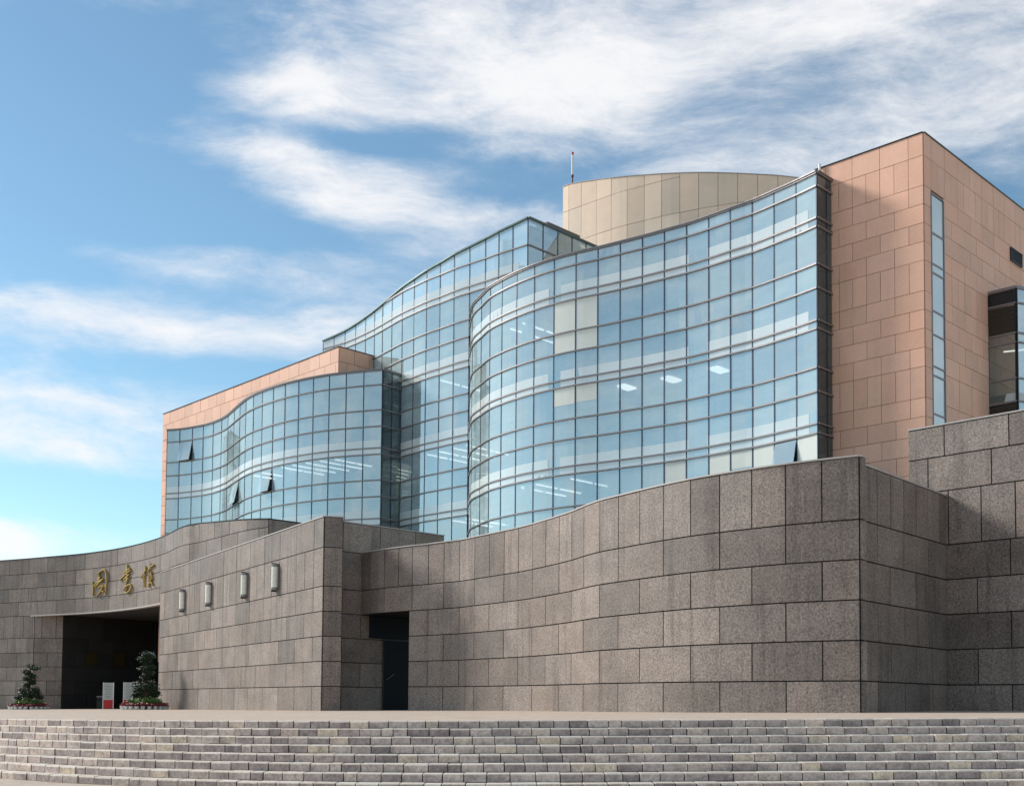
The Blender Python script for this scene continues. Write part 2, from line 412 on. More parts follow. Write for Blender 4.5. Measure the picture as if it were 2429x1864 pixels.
for i in range(8):
    X0, X1 = -16.5, 14.5
    st = bpy.data.objects.new('step', None); COL.objects.link(st); st.location = (0, 21 - i * STEP_T, -.12 - i * STEP_R); st['base'] = tuple(st.location); st.empty_display_size = .3
    tag(st, '%s step of the wide grey stone stair below the plaza' % ORD[i] if i not in (0, 7) else '%s step of the wide grey stone stair' % ORD[i], kind='structure')
    # bed of mortar behind the stones
    V, F = [], []; k = 0; xsx = [X0 + (X1 - X0) * j / 40 for j in range(41)]
    for x in xsx:
        y = edge_y(x) - i * STEP_T; z = plaza_z(x) - i * STEP_R
        V += [(x, y + .03, z - STEP_R - .05), (x, y + .03, z - .012), (x, y + .5, z - .012), (x, y + .5, z - STEP_R - .05)]
    for j in range(40):
        for c in range(4): F.append((j * 4 + c, j * 4 + 4 + c, j * 4 + 4 + (c + 1) % 4, j * 4 + (c + 1) % 4))
    mesh('mortar_bed', V, F, JOINT, st)
    x = X0 + random.uniform(0, .3)
    while x < X1:
        w = random.uniform(.33, .42) if random.random() < .9 else random.uniform(.2, .3)
        g = random.uniform(.005, .010); xa, xb = x + g, x + w - g; dz = random.uniform(-.004, .004); dy = random.uniform(-.012, .008); ch = random.uniform(.012, .026)
        V = []
        for xx in (xa, xa + .008, xb - .008, xb):
            ins = .006 if xx in (xa, xb) else 0
            y = edge_y(xx) - i * STEP_T + dy; z = plaza_z(xx) - i * STEP_R + dz
            V += [(xx, y + ins, z - STEP_R + .004), (xx, y + ins, z - ch - ins), (xx, y + ch + ins, z - ins * .5), (xx, y + .46, z - ins * .5), (xx, y + .46, z - STEP_R + .004)]
        F = []
        for s_ in range(3):
            for c in range(5): F.append((s_ * 5 + c, s_ * 5 + 5 + c, s_ * 5 + 5 + (c + 1) % 5, s_ * 5 + (c + 1) % 5))
        F += [(0, 1, 2, 3, 4), (19, 18, 17, 16, 15)]
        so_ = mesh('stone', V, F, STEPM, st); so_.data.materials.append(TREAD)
        for k_ in (1, 2, 6, 7, 11, 12): so_.data.polygons[k_].material_index = 1  # top and chamfer faces take the colour with sunlight painted in
        x += w

# ------------------------------------------------------------------ granite walls
def wall(name, label, path, courses, top, base, thick=.45, cores=None, cope=True, capz=None, mat=GRAN, jm=JOINT, cm=COPE, skip=None):
    t = thing(name, label, 'wall', (*base, 0))
    cs = cores or [(0, path.L, -.7, top)]
    for a, b, z0, z1 in cs:
        v, f = slab(path, a, b, z0, z1 if not callable(z1) else (lambda x: z1(x) - .01), -thick, 0); mesh('wall_core', v, f, jm, t)
    tiles(t, path, courses, mat, skip=skip)
    if cope:
        v, f = slab(path, 0, path.L, top + .002, (lambda x: top(x) + .05) if callable(top) else top + .05, -thick - .02, .075); mesh('coping', v, f, cm, t)
    return t
A_PTS = [(-7.8, 56.62), (-6.95, 55.62), (-6.15, 54.72), (-5.4, 54.01), (-4.69, 53.38), (-3.89, 52.77), (-3.12, 52.03), (-2.37, 51.37), (-1.65, 50.35), (-.98, 49.42), (-.33, 48.47), (.28, 47.56), (.85, 46.57), (1.37, 45.51), (1.86, 44.46), (2.3, 43.45), (2.69, 42.3), (3.19, 41.03), (3.77, 40.07), (4.41, 39.04), (5.09, 38.02), (5.84, 37.01), (6.63, 36.15), (7.48, 35.33), (8.35, 34.57), (9.28, 33.92), (10.22, 33.33)]
pA = Path(A_PTS); cA = pA.ctrl
so = cA[3] + .8 * (cA[4] - cA[3])
crs = [(LV[5], LV[6], cA)]
for k in range(5):
    J = [cA[i] for i in range(len(cA) - 1, -1, -1) if (len(cA) - 1 - i) % 2 == (k % 2)][::-1]
    if J[-1] != pA.L: J.append(pA.L)
    lo = 0 if k == 0 else so
    J = [lo] + [j for j in J if j > lo + .25]
    crs.append((LV[4 - k], LV[5 - k], J))
wA = wall('granite_wall', 'long curved brown granite wall with a dark door recess', pA, crs, 7.55, (1.5, 45), cores=[(0, pA.L - .03, 4.52, 7.54), (so, pA.L - .03, -.7, 4.515)])
dR = Vector((14.75 - 10.22, 38.56 - 33.33)).normalized()
pAe = Path([(10.22, 33.33), tuple(Vector((10.22, 33.33)) + dR * .36)], False)
tiles(wA, pAe, [(LV[i], LV[i + 1], [0.0, .36]) for i in range(6)], GRAN, off=0.0)
v, f = slab(pAe, -.0, .38, 7.553, 7.60, -.5, .07); mesh('coping', v, f, COPE, wA)
# recess behind the opening: soffit and far reveal
q0 = pA.at(so); dv = Vector((.726, .687))
n0 = -pA.nrm(so)
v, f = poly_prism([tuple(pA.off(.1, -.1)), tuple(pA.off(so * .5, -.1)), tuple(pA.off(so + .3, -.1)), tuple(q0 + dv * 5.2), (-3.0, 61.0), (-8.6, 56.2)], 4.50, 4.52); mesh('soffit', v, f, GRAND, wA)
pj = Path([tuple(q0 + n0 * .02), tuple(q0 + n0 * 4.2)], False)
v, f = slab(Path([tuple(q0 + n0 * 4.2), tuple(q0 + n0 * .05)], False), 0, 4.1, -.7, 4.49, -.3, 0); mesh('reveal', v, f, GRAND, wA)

# return wall and tall right-hand wall
P0 = Vector((10.22, 33.33)) + dR * .36; nR = Vector((dR.y, -dR.x))
pR = Path([tuple(P0 - nR * .07), (14.72, 38.56)], False)
cr_ = [(LV[5], 7.36, joints(pR.L, 1.0, .95))]
for k in range(5): cr_.append((LV[4 - k], LV[5 - k], joints(pR.L, 2.0, .95 if k % 2 == 0 else 1.9)))
wall('granite_wall', 'short granite return wall in shade behind the sharp corner of the curved wall', pR, cr_, 7.36, (12.5, 36))
pW = Path([(13.86, 39.53), (20.4, 32.65)], False)
LW2 = LV + [8.75, 9.82]
cw = []
for k in range(8):
    tall = k == 2
    cw.append((LW2[7 - k], LW2[8 - k], joints(pW.L, 1.13 if tall else 2.2, [1.31, .72, .3, 1.31, 2.4, 1.31, 2.4, 1.31][k])))
wall('granite_wall', 'tall dark granite wall below the pink stone tower', pW, cw, 9.82, (16.5, 36.7))

# straight wall with the four lamps
pL = Path([(-24.26, 78.31), (-8.99, 53.95)], False)
LV9 = LV + [9.0]
cl = []
for k in range(7):
    z0, z1 = LV9[6 - k], LV9[7 - k]
    if k == 1: J = sorted([0.0] + [pL.L - 1.15 * i for i in range(0, 25)])
    else: J = sorted([0.0, pL.L] + [pL.L - 2.3 * i - (1.15 if k % 2 == 0 or k == 1 else 0) for i in range(0, 13)])
    J = [j for j in J if 0 <= j <= pL.L]; J = [J[0]] + [b for a, b in zip(J, J[1:]) if b - a > .2]
    cl.append((z0, z1, J))
wL = wall('granite_wall', 'straight sunlit granite wall carrying four wall lamps', pL, cl, 9.0, (-16.6, 66.1), thick=.8)
pC = Path([(-8.99, 53.95), (-8.14, 54.22)], False)
v, f = slab(pC, .02, pC.L, -.7, 8.99, -.9, -.002); mesh('wall_core', v, f, JOINT, wL)
tiles(wL, pC, [(LV9[i], LV9[i + 1], [0.0, pC.L]) for i in range(7)], GRAN)
v, f = slab(pC, 0.0, pC.L, 9.006, 9.056, -.9, .07); mesh('coping', v, f, COPE, wL)
# wall running back from it, with the metal door
pV = Path([(-9.0, 54.85), (-3.65, 59.91)], False)
d0, d1 = 3.44, 5.35
cv = []
for k in range(7):
    J = joints(pV.L, 2.26, .9 + (1.13 if k % 2 else 0))
    z0, z1 = LV9[6 - k], LV9[7 - k]
    if z1 < 3.4:
        cv.append((z0, z1, [j for j in J if j < d0 - .3] + [d0])); cv.append((z0, z1, [d1] + [j for j in J if j > d1 + .3]))
    else: cv.append((z0, z1, J))
wV = wall('granite_wall', 'granite wall running back beside the door recess', pV, cv, 9.0, (-6.3, 57.4))
dr = thing('metal_door', 'dark metal door with a slanted steel handle inside the recess', 'door', (*pV.at(4.4), plaza_z(-6)))
v, f = slab(pV, d0 + .02, d1 - .02, -.6, 3.28, .004, .05); leaf_ = mesh('door_leaf', v, f, DOORM, dr)
v, f = slab(pV, d0 - .9, d1 + .02, 3.37, 4.49, .05, .08); mesh('shade_panel', v, f, DOORM, dr)  # dark sheet added above the door, painting the recess shade
v, f = merge([slab(pV, d0 - .05, d0 + .02, -.6, 3.3, .05, .09), slab(pV, d1 - .02, d1 + .05, -.6, 3.3, .05, .09), slab(pV, d0 - .05, d1 + .05, 3.29, 3.36, .05, .09)]); mesh('door_frame', v, f, DARKM, dr)
h0 = pV.off(d0 + .12, .12); h1 = pV.off(d0 + .62, .16)
v, f = tube([(h0.x, h0.y, 1.3), (h1.x, h1.y, 1.62)], .022); mesh('handle', v, f, STEEL, leaf_)

# wall lamps
LABS = ['second from the entrance', 'second from the corner column']
for i, s_ in enumerate((5.88, 11.42, 17.9, 22.73)):
    lab = ['slim vertical wall lamp closest to the entrance on the sunlit granite wall', 'slim vertical wall lamp second from the entrance on the sunlit wall', 'slim vertical wall lamp third from the entrance on the sunlit wall', 'slim vertical wall lamp closest to the corner column of the sunlit wall'][i]
    q = pL.off(s_, .05); n = pL.nrm(s_); t = thing('wall_lamp', lab, 'lamp', (q.x, q.y, 5.95), 'wall lamps on the sunlit granite wall')
    d = (pL.p[1] - pL.p[0]).normalized()
    v, f = slab(pL, s_ - .22, s_ + .22, 5.96, 7.34, .05, .09); mesh('back_plate', v, f, METAL, t)
    c = pL.off(s_, .21)
    v, f = cyl((c.x, c.y), .17, .17, 6.10, 7.18, 14); dfo = mesh('diffuser', v, f, DIFF, t, smooth=False)
    for z0, z1 in ((5.97, 6.09), (7.19, 7.32)):
        v, f = cyl((c.x, c.y), .185, .185, z0, z1, 14); mesh('end_cap', v, f, METAL, dfo)
    v, f = slab(pL, s_ - .27, s_ - .235, 5.9, 7.4, .05, .30); mesh('side_fin', v, f, DARKM, t)

# entrance wall
E_PTS = [(-56, 99.6), (-52, 98.4), (-47, 96.2), (-42.45, 93.81), (-40.93, 93.02), (-38.89, 91.94), (-36.87, 90.74), (-35.11, 89.72), (-33.37, 88.6), (-31.65, 87.26), (-30.02, 85.84), (-28.55, 84.35), (-26.99, 82.58), (-25.59, 80.78), (-24.68, 79.49), (-23.56, 77.71), (-22.35, 75.54), (-21.23, 73.91), (-20.2, 72.96), (-18.55, 70.9), (-16.75, 68.6), (-15.45, 67.2), (-14.3, 66.3)]
pE = Path(E_PTS); cE = pE.ctrl
E0 = cE[3]                                   # arclength where the measured part begins
LE = [-.9, .53, 1.70, 2.83, 3.96, 5.15, 6.95, 8.10, 9.20, 10.37, 11.6]
kE = cE[18]
def topE(x): return 11.6 if x < kE else 11.6 - .75 * (x - kE) / (pE.L - kE)
sC = E0 + 4.4                               # the canopy edge starts here
ce = []
for k in range(5):
    z0, z1 = LE[9 - k], LE[10 - k]
    ce.append((z0 if k < 4 else 6.95, z1 if k else topE, joints(pE.L, 2.3, 1.1 if k % 2 else 2.25)))
ce = ce[:4]
ce.append((5.15, 6.95, joints(sC, 1.15, .6)))
for k in range(5): ce.append((LE[4 - k], LE[5 - k], joints(sC, 2.3, 1.1 if k % 2 else 2.25)))
tE = thing('entrance_wall', 'wavy grey granite wall with gilt characters over the dark entrance', 'wall', (-32, 87, plaza_z(-32)))
for a, b, z0, z1 in [(0, pE.L, 7.0, lambda x: topE(x) - .01), (0, sC, -.9, 6.995)]:
    v, f = slab(pE, a, b, z0, z1, -.5, 0); mesh('wall_core', v, f, JOINT, tE)
tiles(tE, pE, ce, GRAN)
v, f = slab(pE, 0, pE.L, lambda x: topE(x) + .002, lambda x: topE(x) + .05, -.52, .075); mesh('coping', v, f, DARKM, tE)
v, f = slab(pE, sC - .4, pE.L, 6.89, 6.985, -.3, .13); mesh('canopy_edge', v, f, COPE, tE)
# lower wall swings back under the canopy, then the recessed lobby walls
q = pE.at(sC)
pEl = Path([tuple(pE.at(sC)), (-36.25, 91.75)], False)
cel = [(5.15, 6.98, joints(pEl.L, 1.15, .6))] + [(LE[4 - k], LE[5 - k], joints(pEl.L, 2.3, 1.1 if k % 2 else 2.2)) for k in range(5)]
v, f = slab(pEl, 0, pEl.L, -.9, 6.985, -.5, 0); mesh('wall_core', v, f, JOINT, tE)
tiles(tE, pEl, cel, GRAN)
pEi = Path([(-36.25, 91.75), (-31.0, 98.2)], False)
cei = [(5.15, 6.98, joints(pEi.L, 2.3, 1.3))] + [(LE[4 - k], LE[5 - k], joints(pEi.L, 2.3, 1.1 if k % 2 else 2.2)) for k in range(5)]
v, f = slab(pEi, 0, pEi.L, -.9, 6.985, -.5, 0); mesh('wall_core', v, f, JOINT, tE)
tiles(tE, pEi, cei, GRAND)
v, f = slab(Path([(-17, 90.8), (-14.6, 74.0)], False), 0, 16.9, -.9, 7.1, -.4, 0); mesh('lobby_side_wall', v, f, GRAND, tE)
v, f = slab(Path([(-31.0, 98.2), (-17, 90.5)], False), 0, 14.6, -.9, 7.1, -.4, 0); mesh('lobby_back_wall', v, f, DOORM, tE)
for k in range(5):
    v, f = slab(Path([(-31.0, 98.2), (-17, 90.5)], False), .3 + k * 2.4, .42 + k * 2.4, -.9, 6.8, .01, .1); mesh('door_mullion', v, f, DARKM, tE)
# ceiling of the porch
P1s = [tuple(pE.off(sC - .4 + (pE.L - sC + .3) * i / 16, -.28)) for i in range(17)]
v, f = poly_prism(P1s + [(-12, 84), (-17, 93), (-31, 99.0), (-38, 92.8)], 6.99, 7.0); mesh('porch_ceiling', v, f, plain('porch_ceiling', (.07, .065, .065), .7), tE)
# end of the wavy wall folds back
pEr = Path([(-14.3, 66.3), (-11.8, 65.5)], False)
def topr(x): return 10.85 - .16 * x
v, f = slab(pEr, .03, pEr.L, 6.9, lambda x: topr(x) - .01, -.3, 0); mesh('wall_core', v, f, JOINT, tE)
tiles(tE, pEr, [(LE[i], LE[i + 1] if i < 8 else topr, joints(pEr.L, 2.26, 1.2 if i % 2 else 2.2)) for i in range(6, 9)], GRAN)
v, f = slab(pEr, .05, pEr.L, lambda x: topr(x) + .004, lambda x: topr(x) + .052, -.3, .07); mesh('coping', v, f, DARKM, tE)

# gilt characters on the wall, brush strokes as (arclength, height)
CH = [('gilt_character', 'gilt brush character farthest from the lamp wall, a boxed glyph', 'character', [[(12.21, 9.9), (12.66, 10.02), (13.11, 10.15), (13.39, 10.08), (13.57, 9.84), (13.66, 9.21), (13.6, 8.71), (13.57, 8.21)], [(11.66, 9.33), (11.75, 8.82), (11.75, 8.23)], [(12.57, 9.94), (12.48, 9.64), (12.75, 9.61), (12.39, 9.47)], [(13.2, 9.44), (12.75, 9.37), (12.21, 9.2), (11.84, 8.94)], [(13.02, 9.35), (12.57, 9.23), (12.02, 8.85)], [(12.48, 8.8), (13.11, 8.95), (12.93, 8.65), (12.66, 8.41), (12.3, 8.21)], [(13.02, 8.53), (13.29, 8.48)], [(13.39, 8.93), (13.57, 8.89)], [(13.42, 8.29), (13.6, 8.31)]]),
      ('gilt_character', 'gilt brush character between the other two, with a looped foot', 'character', [[(16.91, 10.26), (16.91, 9.84), (16.91, 9.35), (16.91, 8.99), (16.73, 8.73)], [(16.29, 9.7), (16.82, 9.85), (17.39, 9.93)], [(15.68, 9.2), (16.29, 9.43), (16.91, 9.65), (17.58, 9.79)], [(16.37, 9.17), (16.82, 9.34), (17.29, 9.5)], [(16.55, 9.04), (16.91, 9.13), (17.19, 9.23)], [(16.37, 8.34), (16.64, 8.57), (17.29, 8.76), (17.68, 8.59), (17.48, 8.34), (16.91, 8.16), (16.73, 8.34), (17.01, 8.44)]]),
      ('gilt_character', 'gilt brush character closest to the lamp wall, two tall halves', 'character', [[(20.26, 9.85), (20.26, 9.68), (19.96, 9.42), (19.46, 9.06)], [(20.46, 9.62), (20.06, 9.39), (20.16, 9.26), (19.96, 8.99), (20.06, 8.37)], [(21.21, 9.93), (21.3, 9.71), (20.75, 9.4)], [(21.39, 9.74), (21.98, 9.78)], [(21.55, 9.35), (21.47, 9.2), (21.63, 8.95), (21.47, 8.68)], [(21.03, 9.14), (21.03, 8.79), (21.03, 8.25)], [(20.94, 8.49), (21.47, 8.59), (21.92, 8.34)]])]
for nm, lab, cat, strokes in CH:
    b = pE.off(E0 + strokes[0][0][0], .1); t = thing(nm, lab, cat, (b.x, b.y, 8.2), 'gilt characters over the entrance')
    for st in strokes:
        # resample to a smooth line, brush width swelling in the middle
        P = [Vector(p) for p in st]; Q = [2 * P[0] - P[1]] + P + [2 * P[-1] - P[-2]]; L = []
        for i in range(1, len(Q) - 2):
            a, b_, c, d = Q[i - 1:i + 3]
            for k in range(4):
                tt = k / 4; L.append(.5 * ((2 * b_) + (c - a) * tt + (2 * a - 5 * b_ + 4 * c - d) * tt * tt + (3 * b_ - a - 3 * c + d) * tt ** 3))
        L.append(P[-1]); m_ = len(L); V = []; F = []
        for i, p in enumerate(L):
            d = (L[min(i + 1, m_ - 1)] - L[max(i - 1, 0)]).normalized(); nn = Vector((-d.y, d.x)); w = .03 + .055 * math.sin(math.pi * min(1, (i + .6) / m_)) ** .6
            for sgn, o in ((-1, .05), (1, .05), (.55, .19), (-.55, .19)):
                xy = p + nn * w * sgn; q = pE.off(E0 + xy.x, o); V.append((q.x, q.y, xy.y))
        for i in range(m_ - 1):
            for c in range(4): F.append((i * 4 + c, i * 4 + 4 + c, i * 4 + 4 + (c + 1) % 4, i * 4 + (c + 1) % 4))
        F += [(0, 1, 2, 3), (m_ * 4 - 1, m_ * 4 - 2, m_ * 4 - 3, m_ * 4 - 4)]
        mesh('brush_stroke', V, F, GOLD, t)
# ------------------------------------------------------------------ glass wings
def pane(parent, path, a, b, z0, z1, m, tilt=0.0, g=.022, top=None):
    n = 3 if path.curved else 1; V, F = [], []; e = random.uniform(-.008, .008); e2 = random.uniform(-.008, .008)
    for i in range(n + 1):
        x = a + g + (b - a - 2 * g) * i / n; zt = (min(z1, top(x) - .03) if top else z1) - g; zb = z0 + g
        d = e + (e2 - e) * i / n
        for z, o in ((zb, tilt + d), (zt, d * .5), (zt, d * .5 - .03), (zb, tilt + d - .03)):
            q = path.off(x, o); V.append((q.x, q.y, z))
    for i in range(n):
        k = i * 4; F.append((k, k + 4, k + 5, k + 1)); F.append((k + 1, k + 5, k + 6, k + 2)); F.append((k + 3, k + 7, k + 4, k))
    F += [(0, 1, 2, 3), (4 * n + 3, 4 * n + 2, 4 * n + 1, 4 * n)]
    return mesh('pane', V, F, m, parent, smooth=False)
def curtain(t, path, S, rows, top=None, skip=None, m=GLASS, opens=(), transom_from=None, mul=True):
    """rows: transom heights from the top down; top: height of the top edge if it is sloped"""
    for j, z in enumerate(rows):
        a, b = S[0], S[-1]
        if j == 0 and top is not None: continue
        # keep only the stretch where a pane touches this transom
        spans = [(S[i], S[i + 1]) for i in range(len(S) - 1) if not (skip and skip((S[i] + S[i + 1]) / 2, z - .3, z)) and not (top and top((S[i] + S[i + 1]) / 2) < z + .06)]
        if not spans: continue
        a, b = spans[0][0], spans[-1][1]
        v, f = slab(path, a, b, z - .032, z + .032, -.04, .065, step=.4); mesh('transom', v, f, METAL, t)
    if top is not None:
        v, f = slab(path, S[0], S[-1], lambda x: top(x) - .04, lambda x: top(x) + .05, -.3, .09, step=.4); mesh('roof_edge', v, f, ROOFM, t)
    for i in range(len(S)):
        x = S[i]; zs = [z for z in rows]
        zt = top(x) - .04 if top else rows[0]; zb = rows[-1]
        if skip:
            ok = [z for k, z in enumerate(rows[1:]) if not skip(min(max(x, S[0] + .01), S[-1] - .01), z, rows[k])]
            if not ok: continue
            zb = min(ok)
        if mul:
            v, f = slab(path, max(0, x - .026), min(path.L, x + .026), zb, zt - .033, -.05, .018, step=9); mesh('mullion', v, f, NAVY, t)
    for i in range(len(S) - 1):
        a, b = S[i], S[i + 1]
        for j in range(len(rows) - 1):
            z1, z0 = rows[j], rows[j + 1]
            if skip and skip((a + b) / 2, z0, z1): continue
            tp = None
            if top is not None:
                tm = min(top(a), top(b))
                if tm < z0 + .12: continue
                if j == 0 or tm < z1: tp = top; z1 = 99
            if top is not None and tp is None and j == 0: continue
            pane(t, path, a, b, z0, z1, m, tilt=.30 if (i, j) in opens else 0.0, top=tp)
def back_lerp(path, back):
    pb = Path(back, len(back) > 2)
    return lambda s: pb.at(pb.L * s / path.L)
def plate(path, bk, s0, s1, z0, z1, inset=.12, n=None):
    n = n or max(2, int((s1 - s0) / .6)); V, F = [], []
    for i in range(n + 1):
        x = s0 + (s1 - s0) * i / n; a = path.off(x, -inset); b = bk(x)
        V += [(a.x, a.y, z0), (a.x, a.y, z1), (b.x, b.y, z1), (b.x, b.y, z0)]
    for i in range(n):
        k = i * 4
        for j in range(4): F.append((k + j, k + 4 + j, k + 4 + (j + 1) % 4, k + (j + 1) % 4))
    F += [(0, 1, 2, 3), (4 * n + 3, 4 * n + 2, 4 * n + 1, 4 * n)]
    return V, F
def interior(t, path, bk, floors, s0, s1, zlo, zhi, gaps=(), rail_rows=(), S=(), wall=None):
    V, F = [], []; n = 24
    for i in range(n + 1):
        w0, w1 = wall or (s0, s1); x = w0 + (w1 - w0) * i / n; b = bk(x); V += [(b.x, b.y, zlo), (b.x, b.y, zhi)]
    for i in range(n): F.append((2 * i, 2 * i + 2, 2 * i + 3, 2 * i + 1))
    mesh('inner_wall', V, F, INT, t)
    for zb, za in floors:
        v, f = plate(path, bk, s0, s1, zb + .02, za - .02); mesh('floor_slab', v, f, CEIL, t)
        cur = s0
        for ga, gb in list(gaps) + [(s1, s1)]:
            if ga - cur > .2:
                v, f = slab(path, cur, ga, zb + .03, za + .46, -.03, .007, step=.4); mesh('parapet_band', v, f, FRIT, t)  # indoor parapet set on the outer face so it shows bright
            cur = gb
    for zr0, zr1 in rail_rows:
        parts = []
        for a, b in zip(S, S[1:]):
            for fr in (.16, .23):
                x = a + (b - a) * fr; q = path.off(x, -.2); parts.append(obox(q, path.nrm(x), .03, .03, zr0 + .04, zr1 - .2))
        for zz in (.25, .5, .72):
            parts.append(slab(path, s0, s1, zr0 + (zr1 - zr0) * zz - .008, zr0 + (zr1 - zr0) * zz + .008, -.28, -.265, step=.6))
        v, f = merge(parts); mesh('guard_rail', v, f, WHITE, t)
def tubes(t, spots, z, d, l=1.5):
    for c in spots:
        v, f = obox(c, d, l, .05, z - .06, z - .01); mesh('ceiling_light', v, f, LAMPON, t)
def column(t, c, z0, z1, r=.32):
    v, f = cyl(c, r, r, z0, z1, 18); mesh('column', v, f, INTW, t)
def roof(t, path, bk, s0, s1, z, m=ROOFM):
    v, f = plate(path, bk, s0, s1, z - .2, z, inset=.05); mesh('roof', v, f, m, t)
VD = Vector((.71, .70))

# main wing
G1_PTS = [(-2.38, 60.55), (-2.32, 59.88), (-2.2, 58.82), (-1.98, 57.97), (-1.69, 57.24), (-1.22, 55.99), (-.62, 54.99), (.1, 54.03), (.93, 53.11), (1.84, 52.3), (2.82, 51.57), (3.79, 50.97), (4.74, 50.33), (5.66, 49.69), (6.55, 49.02), (7.42, 48.35), (8.24, 47.57), (9.01, 46.78), (9.77, 46.03), (10.46, 45.16), (11.13, 44.28), (11.73, 43.39)]
p1 = Path(G1_PTS); c1 = p1.ctrl
S1 = [c1[0], c1[2], c1[4]] + c1[5:]
rows1 = [20.92, 20.40, 19.14, 18.79, 17.32, 16.37, 15.10, 14.77, 13.25, 12.31, 11.06, 10.69, 9.20, 8.26, 7.0, 6.65]
g1 = thing('glass_wing', 'main glass wing with a flowing S-shaped curtain wall beside the pink tower', 'building', (6, 50, 0))
curtain(g1, p1, S1, rows1, opens=[(len(S1) - 3, 11)])
v, f = slab(p1, 0, p1.L, 20.955, 21.0, -.3, .10, step=.4); mesh('roof_edge', v, f, METAL, g1)
bk1 = back_lerp(p1, [(1.2, 60.2), (3.2, 57.6), (14.4, 46.0)])
fl1 = [(18.79, 19.14), (14.77, 15.10), (10.69, 11.06), (6.65, 7.0)]
def sp(i, fr=0.): return S1[i] + fr * (S1[i + 1] - S1[i])
interior(g1, p1, bk1, fl1, .1, p1.L - .45, 6.6, 20.9, gaps=[(sp(6, .75), sp(7, .32)), (sp(13, .1), sp(13, .95))], rail_rows=[(16.37, 17.32), (12.31, 13.25), (8.26, 9.2)], S=S1[3:])
roof(g1, p1, bk1, .05, p1.L - .05, 20.93)
for i, fr in ((4, .5), (9, .2), (15, .5)):
    q = p1.off(sp(i, fr), -1.2); column(g1, q, 6.7, 20.7)
for za, cols in ((18.79, (3, 4)), (14.77, ()), (10.69, (4, 5, 7)), (6.65, (4, 5))):
    for i in cols:
        q = p1.off(sp(i, .5), -1.5); tubes(g1, [q, q + VD * 1.7], za, VD)
for i in (9, 11, 13):
    q = p1.off(sp(i, .6), -1.4); v, f = obox(q, VD, .9, .5, 14.70, 14.77); mesh('ceiling_light', v, f, LAMPON, g1)
for i, z0, z1 in ((7, 16.37, 18.76), (8, 16.37, 18.76), (7, 13.9, 14.74), (8, 13.95, 14.74), (14, 8.4, 10.66), (16, 9.3, 10.66), (18, 9.1, 10.66), (15, 9.9, 10.66), (12, 8.3, 10.66)):
    v, f = slab(p1, sp(i, .04), sp(i, .96), z0 + .03, z1, -.03, .008, step=.4); mesh('blind', v, f, FRITB, g1)
pr = Path([(11.73, 43.39), tuple(Vector((11.73, 43.39)) + VD * 1.42)], False)
curtain(g1, pr, [0.0, .71, 1.42], rows1, m=GLASSD)
v, f = slab(pr, 0, 1.42, 20.955, 21.0, -.3, .10); mesh('roof_edge', v, f, METAL, g1)

# tall middle wing
G2_PTS = [(-12.24, 71.8), (-11.43, 71.15), (-10.63, 70.44), (-9.85, 69.58), (-9.12, 68.69), (-8.47, 67.83), (-7.89, 67.0), (-7.22, 66.0), (-6.51, 64.95), (-5.75, 64.01), (-4.97, 63.09), (-4.16, 62.28), (-3.33, 61.41), (-2.45, 60.64), (-1.58, 59.88), (-.86, 59.22), (-.12, 58.62), (.66, 57.96)]
p2 = Path(G2_PTS); S2 = p2.ctrl
def top2(x): return 23.2 + 2.15 * x / p2.L
rows2 = [23.94 + 1.4, 23.94, 22.70, 22.35, 20.90, 19.95, 18.67, 18.32, 16.87, 15.92, 14.62, 14.27, 12.82, 11.87, 10.6, 10.25, 8.8, 7.85]
def skip2(s, z0, z1):
    if z1 < 18.6 and s < S2[7] + .1: return True
    if z1 < 20.6 and s > S2[13] + .3: return True
    return False
g2 = thing('glass_wing', 'tallest glass wing behind the others, its roof edge climbing to a corner', 'building', (-4, 64, 0))
curtain(g2, p2, S2, rows2, top=top2, skip=skip2)
bk2 = back_lerp(p2, [(-10.0, 74.8), (-2.5, 68.5), (5.0, 62.0)])
interior(g2, p2, bk2, [(22.35, 22.7), (18.32, 18.67)], .1, p2.L - .6, 18.3, 23.1, rail_rows=[(19.95, 20.9)], S=S2, wall=(0, p2.L))
bk2b = lambda s: bk2(s)
interior(g2, p2, bk2, [(14.27, 14.62), (10.25, 10.6), (6.3, 6.65)], S2[7], S2[14], 6, 18.3, rail_rows=[(15.92, 16.87), (11.87, 12.82)], S=S2[7:15], wall=(0, p2.L))
v, f = plate(p2, bk2, .1, p2.L - .6, 22.95, 23.1, inset=.3); mesh('roof', v, f, ROOFM, g2)
q = p2.off(S2[8] + .3, -1.0); column(g2, q, 6.5, 22.9, .38)
q = p2.off(S2[15] - .4, -1.0); column(g2, q, 18.7, 25.0, .34)
for i, za in ((10, 18.32), (9, 14.27), (10, 14.27), (11, 14.27), (12, 14.27), (11, 10.25), (12, 10.25)):
    q = p2.off(S2[i] + .5, -1.4); tubes(g2, [q, q + VD * 1.7], za, VD)
pr2 = Path([(.66, 57.96), tuple(Vector((.66, 57.96)) + VD * 6.78)], False)
curtain(g2, pr2, [0, 1.13, 2.26, 3.39, 4.52, 5.65, 6.78], [25.35, 23.94, 22.7, 20.6], m=GLASS)
v, f = slab(pr2, -.0, 6.78, 25.33, 25.43, -.3, .09); mesh('roof_edge', v, f, ROOFM, g2)
v, f = obox(Vector((.66, 57.96)) + VD * 3.2 + Vector((-.6, .8)), VD, 2.6, .9, 24.2, 25.95); mesh('roof_housing', v, f, BROWN, g2)
v, f = slab(Path([(.75, 58.5), tuple(Vector((.75, 58.5)) + VD * 6.6)], False), 0, 6.6, 20.6, 25.2, -.1, 0); mesh('inner_wall', v, f, INT, g2)

